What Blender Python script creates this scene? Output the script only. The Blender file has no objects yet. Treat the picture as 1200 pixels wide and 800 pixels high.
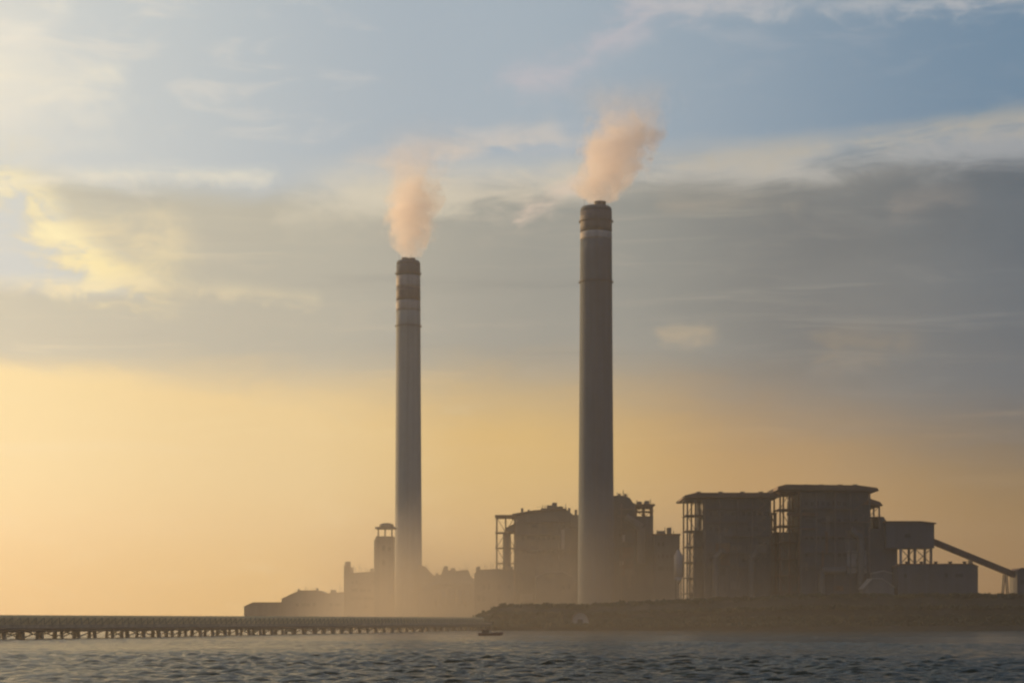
import bpy, bmesh, math, random
import numpy as np
from mathutils import Vector

R = math.radians
F = 2239.0            # focal length in photo pixels (photo is 1200 wide)
HZ = 726.0            # photo row of the horizon
CAMZ = 6.0
sc = bpy.context.scene
col = sc.collection

# ------------------------------------------------------------------ camera
cd = bpy.data.cameras.new("camera")
cam = bpy.data.objects.new("camera", cd)
col.objects.link(cam)
cam.location = (0, 0, CAMZ)
cam.rotation_euler = (R(90), 0, 0)
cd.sensor_width = 36.0
cd.lens = 36.0 * F / 1200.0
cd.shift_y = (HZ - 400.0) / 1200.0
cd.clip_start = 0.5
cd.clip_end = 40000
sc.camera = cam

# ------------------------------------------------------------------ light, exposure
SUN_AZ = -50.0        # degrees from the view direction, negative = left
SUN_EL = 8.0
SKY_STRENGTH = 0.1
sl = bpy.data.lights.new("sun", 'SUN')
sl.energy = 4.0
sl.angle = R(0.6)
sl.color = (1.0, 0.62, 0.29)
sun = bpy.data.objects.new("sun", sl)
col.objects.link(sun)
sdir = Vector((math.sin(R(SUN_AZ)) * math.cos(R(SUN_EL)), math.cos(R(SUN_AZ)) * math.cos(R(SUN_EL)), math.sin(R(SUN_EL))))
sun.rotation_euler = sdir.to_track_quat('Z', 'Y').to_euler()

sc.view_settings.view_transform = 'Standard'
sc.view_settings.look = 'None'
sc.view_settings.exposure = 0.0
sc.view_settings.gamma = 1.0
sc.view_settings.use_curve_mapping = False
sc.render.engine = 'CYCLES'
sc.cycles.use_denoising = True
sc.cycles.max_bounces = 10
sc.cycles.diffuse_bounces = 2
sc.cycles.glossy_bounces = 2
sc.cycles.volume_bounces = 8
sc.cycles.transparent_max_bounces = 16
sc.cycles.filter_width = 2.3

HAZE_DENSITY = 0.000105
HAZE_ANISO = 0.6

# ------------------------------------------------------------------ sky
world = bpy.data.worlds.new("World")
sc.world = world
world.use_nodes = True
wt = world.node_tree
wt.nodes.clear()

class NT:
    """small helper that writes node chains"""
    def __init__(s, tree): s.t = tree
    def new(s, kind, **kw):
        n = s.t.nodes.new(kind)
        for k, v in kw.items(): setattr(n, k, v)
        return n
    def put(s, sock, v):
        if isinstance(v, bpy.types.NodeSocket): s.t.links.new(v, sock)
        elif v is not None:
            if hasattr(sock.default_value, '__len__') and not hasattr(v, '__len__'):
                v = (v,) * len(sock.default_value)
            if hasattr(sock.default_value, '__len__') and len(sock.default_value) == 4 and len(v) == 3: v = (*v, 1)
            sock.default_value = v
    def m(s, op, a, b=None, c=None, clamp=False):
        n = s.new('ShaderNodeMath', operation=op, use_clamp=clamp)
        s.put(n.inputs[0], a)
        if b is not None: s.put(n.inputs[1], b)
        if c is not None: s.put(n.inputs[2], c)
        return n.outputs[0]
    def add(s, a, b): return s.m('ADD', a, b)
    def sub(s, a, b): return s.m('SUBTRACT', a, b)
    def mul(s, a, b): return s.m('MULTIPLY', a, b)
    def ss(s, x, e0, e1, lo=0.0, hi=1.0):
        """smoothstep; e0 may be greater than e1"""
        n = s.new('ShaderNodeMapRange', interpolation_type='SMOOTHSTEP', clamp=True)
        s.put(n.inputs['Value'], x)
        if e0 > e1: e0, e1, lo, hi = e1, e0, hi, lo
        n.inputs['From Min'].default_value = e0; n.inputs['From Max'].default_value = e1
        n.inputs['To Min'].default_value = lo; n.inputs['To Max'].default_value = hi
        return n.outputs['Result']
    def ln(s, x, e0, e1, lo=0.0, hi=1.0):
        n = s.new('ShaderNodeMapRange', clamp=True)
        s.put(n.inputs['Value'], x)
        for k, v in zip(('From Min', 'From Max', 'To Min', 'To Max'), (e0, e1, lo, hi)): n.inputs[k].default_value = v
        return n.outputs['Result']
    def vec(s, x, y, z):
        n = s.new('ShaderNodeCombineXYZ')
        for i, v in enumerate((x, y, z)): s.put(n.inputs[i], v)
        return n.outputs[0]
    def noise(s, v, scale, detail=4.0, rough=0.55, dist=0.0):
        n = s.new('ShaderNodeTexNoise')
        s.put(n.inputs['Vector'], v)
        n.inputs['Scale'].default_value = scale; n.inputs['Detail'].default_value = detail
        n.inputs['Roughness'].default_value = rough; n.inputs['Distortion'].default_value = dist
        return n.outputs['Fac']
    def mix(s, fac, a, b, blend='MIX'):
        n = s.new('ShaderNodeMix', data_type='RGBA', blend_type=blend)
        s.put(n.inputs[0], fac); s.put(n.inputs[6], a); s.put(n.inputs[7], b)
        return n.outputs[2]
    def ramp(s, x, stops):
        n = s.new('ShaderNodeValToRGB')
        s.put(n.inputs[0], x)
        cr = n.color_ramp
        cr.interpolation = 'EASE'
        while len(cr.elements) < len(stops): cr.elements.new(0.5)
        for e, (p, c) in zip(cr.elements, stops):
            e.position = p; e.color = (*c, 1)
        return n.outputs[0]

def lin(r, g, b, k=1.0):
    """sRGB 0-255 to linear"""
    f = lambda c: (c / 12.92 if c <= 0.04045 else ((c + 0.055) / 1.055) ** 2.4)
    return tuple(f(v / 255.0) * k for v in (r, g, b))

def build_sky():
    n = NT(wt)
    K = 1.0 / SKY_STRENGTH
    S = lambda r, g, b: lin(r, g, b, K)
    tc = n.new('ShaderNodeTexCoord').outputs['Generated']
    nm = n.new('ShaderNodeVectorMath', operation='NORMALIZE'); n.put(nm.inputs[0], tc)
    sp = n.new('ShaderNodeSeparateXYZ'); n.put(sp.inputs[0], nm.outputs[0])
    x, y, z = sp.outputs
    az = n.mul(n.m('ARCTAN2', x, y), 180 / math.pi)             # degrees right of north
    el = n.mul(n.m('ARCSINE', z), 180 / math.pi)                # degrees above the horizon
    # cloud-field coordinates: streaky, so the elevation counts for more than the azimuth
    cv = n.vec(n.mul(az, 0.10), n.mul(el, 0.34), 0.0)
    cvw = n.vec(n.mul(az, 0.16), n.mul(el, 0.22), 4.0)
    w1 = n.sub(n.noise(cv, 1.0, 5, 0.55, 0.4), 0.5)             # large warp
    w2 = n.sub(n.noise(cv, 3.2, 5, 0.6, 0.6), 0.5)              # streaks
    w3 = n.sub(n.noise(cvw, 4.5, 6, 0.62, 0.9), 0.5)            # billows
    w4 = n.sub(n.noise(n.vec(n.add(n.mul(az, 0.055), n.mul(w1, .5)), n.add(n.mul(el, 1.15), n.mul(w1, 1.2)), 9.0), 1.6, 5, 0.6, 0.3), 0.5)   # level streaks
    elw = n.add(el, n.add(n.mul(w1, 2.2), n.mul(w2, 1.3)))
    azw = n.add(az, n.add(n.mul(w1, 5.0), n.mul(w3, 5.0)))

    sky = n.new('ShaderNodeTexSky', sky_type='NISHITA')
    sky.sun_disc = False
    sky.sun_elevation = R(SUN_EL); sky.sun_rotation = R(SUN_AZ)
    sky.air_density = 1.0; sky.dust_density = 2.5; sky.ozone_density = 1.0
    c = sky.outputs[0]

    # thin veil over the blue: pale on the sun side, clear on the other
    side = n.ln(az, -16, 16)                                    # 0 left .. 1 right of the plant
    veilc = n.ramp(side, [(0.0, S(204, 213, 214)), (0.45, S(164, 182, 196)), (1.0, S(104, 138, 166))])
    c = n.mix(n.ss(el, 60, 24, 0.0, 0.88), c, veilc)

    # dark overcast added overhead, out of view, to darken the water and walls
    c = n.mix(n.ss(el, 17.8, 30, 0.0, 0.94), c, n.ramp(n.ln(az, -70, 70), [(0.0, S(160, 154, 142)), (0.40, S(132, 132, 128)), (0.5, S(90, 96, 100)), (0.58, S(34, 44, 48)), (1.0, S(34, 42, 50))]))

    def patch(c, pa, pe, ra, re, colr, amt, soft=0.5, wa=azw, we=elw):
        """a cloud of its own at azimuth pa, elevation pe, with half-sizes ra, re"""
        da = n.m('DIVIDE', n.sub(wa, pa), ra); de = n.m('DIVIDE', n.sub(we, pe), re)
        d = n.m('SQRT', n.add(n.mul(da, da), n.mul(de, de)))
        return n.mix(n.mul(n.ss(d, 1.0, soft), amt), c, colr)
    def A(px): return (px - 600) / 2290 * 57.2958
    def E(py): return (726 - py) / 2310 * 57.2958
    azs = n.add(az, n.add(n.mul(w3, 1.5), n.mul(w2, 1.0)))
    els = n.add(el, n.add(n.mul(w2, 0.35), n.mul(w3, 0.55)))
    def stroke(c, pts, width, colr, amt, soft=0.0, wa=azs, we=els, squash=1.0):
        """a streak of cloud along a line of (azimuth, elevation) points given by eye"""
        best = None
        for (xa, ya), (xb, yb) in zip(pts[:-1], pts[1:]):
            xa, xb = A(xa), A(xb); ya, yb = E(ya) * squash, E(yb) * squash
            dx, dy = xb - xa, yb - ya; L2 = dx * dx + dy * dy
            qx = n.sub(wa, xa); qy = n.sub(n.mul(we, squash), ya)
            t = n.m('DIVIDE', n.add(n.mul(qx, dx), n.mul(qy, dy)), L2, clamp=True)
            ex = n.sub(qx, n.mul(t, dx)); ey = n.sub(qy, n.mul(t, dy))
            d = n.m('SQRT', n.add(n.mul(ex, ex), n.mul(ey, ey)))
            best = d if best is None else n.m('MINIMUM', best, d)
        wd = width / 40.0
        best = n.sub(best, n.mul(n.add(n.mul(w2, 1.5), n.mul(w3, 1.3)), wd))
        return n.mix(n.mul(n.ss(best, wd * 1.15, wd * (soft - 0.35)), n.mul(n.ss(n.add(w2, n.mul(w3, .6)), -0.2, 0.12, 0.4, 1.0), amt)), c, colr)

    # high wisps
    wm = n.mul(n.ss(n.add(w2, n.mul(w1, 0.8)), 0.0, 0.26), n.ss(el, 9, 14))
    wc = n.ramp(side, [(0.0, S(236, 230, 214)), (0.5, S(205, 204, 204)), (1.0, S(165, 172, 182))])
    c = n.mix(n.mul(wm, n.ss(az, 14, -12, 0.15, 0.42)), c, wc)
    c = patch(c, A(-40), E(110), 5.5, 3.6, S(236, 232, 216), 0.75, 0.0)
    c = stroke(c, [(-40, 110), (60, 108), (130, 100)], 26, S(240, 234, 214), 0.7)
    c = stroke(c, [(-40, 60), (30, 55), (70, 30)], 22, S(236, 232, 218), 0.6)
    c = stroke(c, [(610, 95), (660, 82), (720, 50), (770, 8), (900, -6)], 34, S(196, 190, 196), 0.6)
    c = stroke(c, [(780, 2), (900, 18), (1060, 14), (1150, 24), (1260, 10)], 26, S(184, 188, 192), 0.7)
    c = stroke(c, [(1120, 14), (1200, 22), (1280, 30)], 22, S(186, 186, 190), 0.5)

    # the grey cloud bank
    top = n.add(el, n.add(n.mul(w1, 1.3), n.mul(w2, 0.9)))
    edge = n.ln(az, -8, 15, E(208), E(168))
    d_top = n.sub(edge, top)                                    # positive inside
    left_end = n.add(az, n.add(n.mul(w1, 2.0), n.mul(w3, 4.0)))
    bank = n.mul(n.ss(d_top, -0.15, 0.9), n.ss(n.add(left_end, n.mul(el, 1.0)), A(70) + E(300) - .6, A(70) + E(300) + 1.6))
    bank = n.m('MAXIMUM', bank, n.ss(n.add(el, n.mul(w2, .6)), E(338) + .3, E(338) - .5))
    bankc = n.ramp(side, [(0.0, S(194, 194, 178)), (0.3, S(174, 175, 163)), (0.55, S(142, 147, 143)), (0.8, S(104, 112, 116)), (1.0, S(74, 92, 106))])
    bankc = n.mix(n.ss(w1, -0.2, 0.25, 0.0, 0.35), bankc, n.ramp(side, [(0.0, S(214, 206, 180)), (0.55, S(164, 163, 152)), (1.0, S(112, 122, 130))]))
    # streaks of paler and darker cloud within it
    bankc = n.mix(n.ss(w2, 0.02, 0.3, 0.0, 0.28), bankc, n.ramp(side, [(0.0, S(226, 214, 184)), (0.6, S(182, 174, 160)), (1.0, S(136, 138, 140))]))
    bankc = n.mix(n.ss(w4, 0.03, 0.3, 0.0, 0.5), bankc, n.ramp(side, [(0.0, S(228, 218, 188)), (0.55, S(190, 182, 164)), (1.0, S(136, 140, 142))]))
    bankc = n.mix(n.ss(w4, -0.03, -0.28, 0.0, 0.45), bankc, n.ramp(side, [(0.0, S(176, 176, 166)), (0.55, S(122, 128, 128)), (1.0, S(62, 80, 94))]))
    c = n.mix(n.mul(bank, 0.95), c, bankc)
    rimc = n.ramp(side, [(0.0, S(240, 232, 206)), (0.45, S(214, 206, 188)), (0.7, S(192, 188, 178)), (1.0, S(164, 168, 172))])
    rim = n.mul(n.ss(d_top, -0.75, 0.1), n.ss(d_top, 1.4, 0.2))
    rim = n.mul(rim, n.ss(az, -7.5, -3.5))
    c = n.mix(n.mul(rim, n.ss(w2, -0.25, 0.12, 0.2, 0.8)), c, rimc)
    c = stroke(c, [(420, 182), (520, 166), (600, 152), (650, 146)], 22, S(216, 202, 186), 0.42, -0.4)
    c = stroke(c, [(520, 172), (640, 158), (740, 160)], 12, S(222, 206, 188), 0.45, -0.4)
    c = stroke(c, [(500, 222), (620, 218), (680, 205)], 34, S(206, 198, 180), 0.6)
    c = stroke(c, [(330, 235), (430, 222), (520, 230)], 34, S(212, 206, 186), 0.6)
    c = stroke(c, [(620, 240), (680, 205)], 16, S(224, 202, 184), 0.6)
    c = stroke(c, [(760, 180), (900, 178), (1010, 172), (1100, 158), (1250, 148)], 20, S(184, 178, 164), 0.65)
    c = stroke(c, [(780, 228), (930, 240)], 22, S(158, 153, 142), 0.5)
    c = stroke(c, [(1060, 240), (1130, 238)], 22, S(142, 138, 134), 0.5)

    # sunlit edge at the left end of the bank
    c = stroke(c, [(20, 226), (70, 282), (120, 306), (175, 318)], 60, S(238, 222, 176), 0.85)
    c = stroke(c, [(90, 285), (200, 268)], 36, S(228, 214, 178), 0.6)
    c = stroke(c, [(14, 222), (48, 246), (60, 270), (100, 300), (115, 322)], 32, S(255, 242, 192), 1.0)
    c = stroke(c, [(100, 305), (150, 328)], 22, S(252, 234, 176), 0.8)
    c = stroke(c, [(-60, 232), (10, 228), (60, 214), (150, 206), (310, 203)], 16, S(230, 226, 208), 0.7, 0.0, azs, n.add(el, n.add(n.mul(w3, 0.5), n.mul(w1, .5))))
    c = stroke(c, [(-60, 338), (60, 337), (170, 330)], 18, S(244, 230, 190), 0.8, 0.0, azs, n.add(el, n.mul(w3, 0.5)))
    c = stroke(c, [(150, 335), (260, 336), (360, 346)], 16, S(224, 212, 178), 0.6)
    c = stroke(c, [(785, 386), (832, 384)], 20, S(196, 178, 148), 0.7, -0.3, azs, n.add(el, n.mul(w3, 0.4)))
    c = stroke(c, [(985, 404), (1060, 400)], 34, S(150, 138, 120), 0.5)

    # lower deck: greyer band, then the warm clear strip above the sea
    warm = n.ramp(side, [(0.0, S(255, 229, 170)), (0.28, S(242, 212, 152)), (0.5, S(226, 188, 115)), (0.75, S(192, 150, 88)), (1.0, S(144, 110, 46))])
    warm_top = n.ramp(side, [(0, (.75,) * 3), (.5, (.68,) * 3), (1, (.46,) * 3)])
    warm_top = n.mul(warm_top, 10.0)
    wf = n.m('DIVIDE', n.sub(warm_top, n.add(el, n.add(n.mul(w1, 1.2), n.mul(w2, 1.0)))), n.ln(az, -15, 10, 0.45, 2.6))
    c = n.mix(n.ss(wf, -1.0, 0.9, 0.0, 0.95), c, warm)
    low = n.ramp(side, [(0.0, S(240, 190, 112)), (0.28, S(234, 184, 98)), (0.5, S(219, 168, 80)), (0.75, S(178, 126, 60)), (1.0, S(148, 97, 8))])
    c = n.mix(n.ss(el, 4.5, 0.0, 0.0, 0.85), c, low)
    c = n.mix(n.mul(n.ss(w2, 0.0, 0.25), n.mul(n.ss(el, 8.2, 6.0), n.ss(az, 3, -6, 0.0, 0.22))), c, S(255, 232, 178))
    c = n.mix(n.mul(n.ss(w4, 0.02, 0.3), n.mul(n.ss(el, 8.5, 6.0), n.ss(el, 1.5, 4.0, 0.0, 0.3))), c, n.ramp(side, [(0.0, S(255, 238, 196)), (0.5, S(226, 194, 140)), (1.0, S(150, 126, 92))]))
    # the far side of the sky and what lies under the horizon
    back = n.ss(n.m('ABSOLUTE', az), 60, 130)
    c = n.mix(n.mul(back, 0.9), c, n.ramp(n.ln(el, 0, 50), [(0.0, S(108, 122, 142)), (0.4, S(98, 116, 142)), (1.0, S(78, 98, 128))]))
    c = n.mix(n.ss(el, 0.0, -3.0), c, S(96, 88, 74))
    bg = n.new('ShaderNodeBackground')
    n.put(bg.inputs['Color'], c)
    bg.inputs['Strength'].default_value = SKY_STRENGTH
    out = n.new('ShaderNodeOutputWorld')
    wt.links.new(bg.outputs[0], out.inputs['Surface'])
build_sky()
world.cycles.sampling_method = 'MANUAL'
world.cycles.sample_map_resolution = 512

# ------------------------------------------------------------------ materials
def principled(name):
    m = bpy.data.materials.new(name); m.use_nodes = True
    b = m.node_tree.nodes['Principled BSDF']
    return m, NT(m.node_tree), b

def dirty(name, base, var=0.35, rough=0.8, scale=0.05, streak=False, ribs=0.0, metallic=0.0):
    """weathered paint, metal or concrete: patches, rain streaks, panel joints"""
    m, n, b = principled(name)
    tc = n.new('ShaderNodeTexCoord').outputs['Object']
    f1 = n.noise(tc, scale, 6, 0.6)
    f2 = n.noise(tc, scale * 9, 4, 0.6)
    f = n.add(n.mul(f1, 0.7), n.mul(f2, 0.3))
    if streak:
        mp = n.new('ShaderNodeMapping'); n.put(mp.inputs['Vector'], tc); mp.inputs['Scale'].default_value = (0.35, 0.35, 0.02)
        f = n.add(n.mul(f, 0.55), n.mul(n.noise(mp.outputs[0], 1.0, 4, 0.6), 0.45))
    d = tuple(v * (1 - var) for v in base); l = tuple(min(1, v * (1 + var)) for v in base)
    n.put(b.inputs['Base Color'], n.mix(n.ss(f, 0.34, 0.66), d, l))
    b.inputs['Roughness'].default_value = rough
    b.inputs['Metallic'].default_value = metallic
    if ribs:
        sp = n.new('ShaderNodeSeparateXYZ'); n.put(sp.inputs[0], tc)
        s = n.m('SINE', n.mul(n.add(sp.outputs[0], sp.outputs[1]), 2 * math.pi / ribs))
        bp = n.new('ShaderNodeBump'); bp.inputs['Strength'].default_value = 0.5; bp.inputs['Distance'].default_value = 0.1
        n.put(bp.inputs['Height'], s); n.put(b.inputs['Normal'], bp.outputs[0])
    return m

M = {
    'concrete': dirty('concrete', (0.27, 0.305, 0.30), 0.14, 0.85, 0.03, True),
    'concrete_dark': dirty('concrete_dark', (0.068, 0.106, 0.138), 0.16, 0.85, 0.03, True),
    'red': dirty('red_paint', (0.082, 0.088, 0.106), 0.2, 0.7, 0.06, True),
    'white': dirty('white_paint', (0.34, 0.33, 0.32), 0.25, 0.7, 0.06, True),
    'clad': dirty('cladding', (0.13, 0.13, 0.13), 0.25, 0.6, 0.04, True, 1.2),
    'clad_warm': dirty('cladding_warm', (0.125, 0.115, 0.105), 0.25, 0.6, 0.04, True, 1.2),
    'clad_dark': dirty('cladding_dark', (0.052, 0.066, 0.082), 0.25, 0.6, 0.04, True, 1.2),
    'roof': dirty('roof_sheet', (0.13, 0.075, 0.05), 0.3, 0.6, 0.05),
    'steel': dirty('steel', (0.10, 0.095, 0.09), 0.3, 0.6, 0.2),
    'rust': dirty('rusty_steel', (0.14, 0.08, 0.055), 0.4, 0.8, 0.2),
    'pale': dirty('pale_metal', (0.34, 0.32, 0.30), 0.15, 0.5, 0.1, True),
    'duct': dirty('duct_metal', (0.11, 0.105, 0.10), 0.25, 0.45, 0.1, True),
    'glass': dirty('dusty_glass', (0.03, 0.035, 0.04), 0.3, 0.15, 0.3),
    'hull': dirty('hull_paint', (0.10, 0.035, 0.03), 0.3, 0.5, 0.6),
    'wood': dirty('wood', (0.13, 0.085, 0.055), 0.3, 0.8, 0.6),
    'pile': dirty('pile_concrete', (0.34, 0.30, 0.23), 0.35, 0.85, 0.3, True),
    'buff': dirty('buff_sheeting', (0.55, 0.46, 0.25), 0.22, 0.7, 0.06, True, 1.5),
    'bark': dirty('bark', (0.07, 0.05, 0.035), 0.3, 0.9, 0.5),
    'cloth': dirty('cloth', (0.08, 0.09, 0.12), 0.3, 0.9, 2.0),
    'skin': dirty('skin', (0.25, 0.14, 0.09), 0.1, 0.6, 2.0),
}

def water_mat():
    m, n, b = principled('sea_water')
    tc = n.new('ShaderNodeTexCoord').outputs['Object']
    g = n.new('ShaderNodeNewGeometry').outputs['Position']
    f = n.noise(g, 0.012, 4, 0.55)
    n.put(b.inputs['Base Color'], n.mix(n.ss(f, 0.35, 0.65), (0.004, 0.017, 0.012), (0.008, 0.025, 0.017)))
    b.inputs['IOR'].default_value = 1.333
    b.inputs['Specular IOR Level'].default_value = 0.27
    b.inputs['Roughness'].default_value = 0.12
    mp = n.new('ShaderNodeMapping'); n.put(mp.inputs['Vector'], g); mp.inputs['Scale'].default_value = (0.8, 1.3, 1)
    h = n.add(n.mul(n.noise(mp.outputs[0], 0.9, 4, 0.6), 1.0), n.mul(n.noise(mp.outputs[0], 3.1, 3, 0.6), 0.3))
    bp = n.new('ShaderNodeBump'); bp.inputs['Strength'].default_value = 1.0; bp.inputs['Distance'].default_value = 0.45
    n.put(bp.inputs['Height'], h); n.put(b.inputs['Normal'], bp.outputs[0])
    return m

def ground_mat():
    m, n, b = principled('shore_soil')
    g = n.new('ShaderNodeNewGeometry').outputs['Position']
    f = n.noise(g, 0.05, 6, 0.65)
    n.put(b.inputs['Base Color'], n.ramp(f, [(0.3, (0.03, 0.03, 0.02)), (0.5, (0.05, 0.045, 0.03)), (0.7, (0.085, 0.075, 0.055))]))
    b.inputs['Roughness'].default_value = 0.95
    bp = n.new('ShaderNodeBump'); bp.inputs['Distance'].default_value = 0.6
    n.put(bp.inputs['Height'], n.noise(g, 0.6, 5, 0.7)); n.put(b.inputs['Normal'], bp.outputs[0])
    return m

def leaf_mat():
    m, n, b = principled('foliage')
    g = n.new('ShaderNodeNewGeometry').outputs['Position']
    f = n.noise(g, 0.12, 5, 0.7)
    n.put(b.inputs['Base Color'], n.mix(n.ss(f, 0.35, 0.65), (0.030, 0.042, 0.018), (0.075, 0.085, 0.035)))
    b.inputs['Roughness'].default_value = 0.75
    return m
M['water'] = water_mat(); M['soil'] = ground_mat(); M['leaf'] = leaf_mat()

# ------------------------------------------------------------------ mesh helpers
def PX(x, D): return (x - 600.0) / F * D
def PZ(y, D): return CAMZ + (HZ - y) / F * D
GZ = 3.0              # plant ground level above the sea

class MB:
    """collects shapes in world coordinates; build() links them as ONE mesh object"""
    def __init__(s): s.v = []; s.f = []; s.fm = []; s.mi = 0; s.smooth = set()
    def _add(s, vs, fs, smooth=False):
        o = len(s.v); s.v += [tuple(v) for v in vs]
        for f in fs:
            if smooth: s.smooth.add(len(s.f))
            s.f.append([o + i for i in f]); s.fm.append(s.mi)
        return s
    def box(s, x0, x1, y0, y1, z0, z1):
        vs = [(x, y, z) for z in (z0, z1) for y in (y0, y1) for x in (x0, x1)]
        return s._add(vs, [(0, 2, 3, 1), (4, 5, 7, 6), (0, 1, 5, 4), (2, 6, 7, 3), (0, 4, 6, 2), (1, 3, 7, 5)])
    def prism(s, poly, y0, y1):
        """poly of (x, z) counter-clockwise seen from the front (-Y), pulled from y0 to y1"""
        k = len(poly)
        vs = [(x, y0, z) for x, z in poly] + [(x, y1, z) for x, z in poly]
        fs = [tuple(range(k)), tuple(range(2 * k - 1, k - 1, -1))]
        fs += [(i, i + k, (i + 1) % k + k, (i + 1) % k) for i in range(k)]
        return s._add(vs, fs)
    def lathe(s, cx, cy, prof, n=48, smooth=True, caps=True):
        """prof: list of (r, z) from the bottom up"""
        vs = []; fs = []
        for r, z in prof:
            for i in range(n):
                a = 2 * math.pi * i / n
                vs.append((cx + r * math.cos(a), cy + r * math.sin(a), z))
        for j in range(len(prof) - 1):
            for i in range(n):
                fs.append((j * n + i, j * n + (i + 1) % n, (j + 1) * n + (i + 1) % n, (j + 1) * n + i))
        s._add(vs, fs, smooth)
        if caps:
            o = len(s.v) - len(vs)
            s.f.append([o + i for i in range(n - 1, -1, -1)]); s.fm.append(s.mi)
            s.f.append([o + (len(prof) - 1) * n + i for i in range(n)]); s.fm.append(s.mi)
        return s
    def rod(s, p0, p1, r, n=6, r1=None):
        p0, p1 = Vector(p0), Vector(p1); r1 = r if r1 is None else r1
        d = (p1 - p0).normalized()
        u = d.orthogonal().normalized(); w = d.cross(u)
        vs = []
        for p, rr in ((p0, r), (p1, r1)):
            for i in range(n):
                a = 2 * math.pi * i / n
                vs.append(p + (u * math.cos(a) + w * math.sin(a)) * rr)
        fs = [(i, (i + 1) % n, n + (i + 1) % n, n + i) for i in range(n)]
        fs += [tuple(range(n - 1, -1, -1)), tuple(range(n, 2 * n))]
        return s._add(vs, fs)
    def path(s, pts, r, n=12):
        for a, b in zip(pts[:-1], pts[1:]): s.rod(a, b, r, n)
        return s
    def build(s, name, mats, parent=None):
        if not isinstance(mats, (list, tuple)): mats = [mats]
        off = Vector((0, 0, 0))
        q = parent
        while q is not None: off += q.location; q = q.parent
        me = bpy.data.meshes.new(name)
        me.from_pydata([(Vector(v) - off) for v in s.v], [], s.f)
        for m in mats: me.materials.append(m)
        for i, p in enumerate(me.polygons):
            p.material_index = s.fm[i]
            if i in s.smooth: p.use_smooth = True
        me.update()
        o = bpy.data.objects.new(name, me); col.objects.link(o)
        if parent is not None: o.parent = parent
        return o

def tag(o, label=None, cat=None, group=None, kind=None):
    for k, v in (('label', label), ('category', cat), ('group', group), ('kind', kind)):
        if v: o[k] = v
    return o
def empty(name, loc, label, cat, group=None):
    o = bpy.data.objects.new(name, None); o.location = loc; o.empty_display_size = 2
    col.objects.link(o); return tag(o, label, cat, group)

# ------------------------------------------------------------------ the sea
def build_sea():
    rng = np.random.default_rng(7)
    rows = np.concatenate([[-900, -300, 0, 40, 80], 140 * (1300 / 140) ** np.linspace(0, 1, 1050),
                           [1500, 1900, 2500, 3500, 5000, 7900]])
    t = np.linspace(-0.44, 0.44, 760)
    t = np.concatenate([[-60, -12, -4, -1.6, -0.8, -0.55], t, [0.55, 0.8, 1.6, 4, 12, 60]])
    Y = np.repeat(rows[:, None], len(t), 1)
    X = np.clip(np.maximum(Y, 110) * t[None, :], -7900, 7900)
    # keep the outer columns apart
    for k in range(6):
        X[:, k] = np.where(X[:, k] <= -7900, -7900 + k * 3, X[:, k]); X[:, -1 - k] = -X[:, k]
    Z = np.zeros_like(X)
    gust = 0.8 + 0.5 * np.sin(X * 0.021 + Y * 0.013 + 1.0) * np.sin(Y * 0.017 - X * 0.008)
    for i in range(72):
        lam = 0.9 * (7 / 0.9) ** rng.random()
        k = 2 * math.pi / lam
        th = R(-100) + rng.normal() * 0.6
        a = 0.0148 * lam ** 0.76
        ph = rng.random() * 6.283
        arg = k * (X * math.cos(th) + Y * math.sin(th)) + ph
        fade = np.clip((rows[:, None] * 0.006 / lam), 0, 1)     # waves the far grid cannot carry
        Z += a * (np.sin(arg) + 0.25 * np.sin(2 * arg + 1.3)) * (1 - fade * 0.8)
    Z *= gust
    Z *= np.clip((1250 - Y) / 800, 0.12, 1) * np.clip((Y - 60) / 50, 0, 1) * (np.abs(t)[None, :] < 0.5)
    nr, nc = X.shape
    co = np.stack([X, Y, Z], -1).reshape(-1, 3).astype(np.float32)
    i0 = (np.arange(nr - 1)[:, None] * nc + np.arange(nc - 1)[None, :]).ravel()
    q = np.stack([i0, i0 + 1, i0 + nc + 1, i0 + nc], -1).astype(np.int32)
    me = bpy.data.meshes.new('water')
    me.vertices.add(len(co)); me.vertices.foreach_set('co', co.ravel())
    me.loops.add(q.size); me.loops.foreach_set('vertex_index', q.ravel())
    me.polygons.add(len(q)); me.polygons.foreach_set('loop_start', np.arange(0, q.size, 4, dtype=np.int32))
    me.update(calc_edges=True)
    me.polygons.foreach_set('use_smooth', np.ones(len(q), dtype=bool))
    me.materials.append(M['water'])
    o = bpy.data.objects.new('water', me); col.objects.link(o)
    tag(o, 'dark choppy grey-green sea in the foreground', 'sea', kind='structure')
build_sea()

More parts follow.
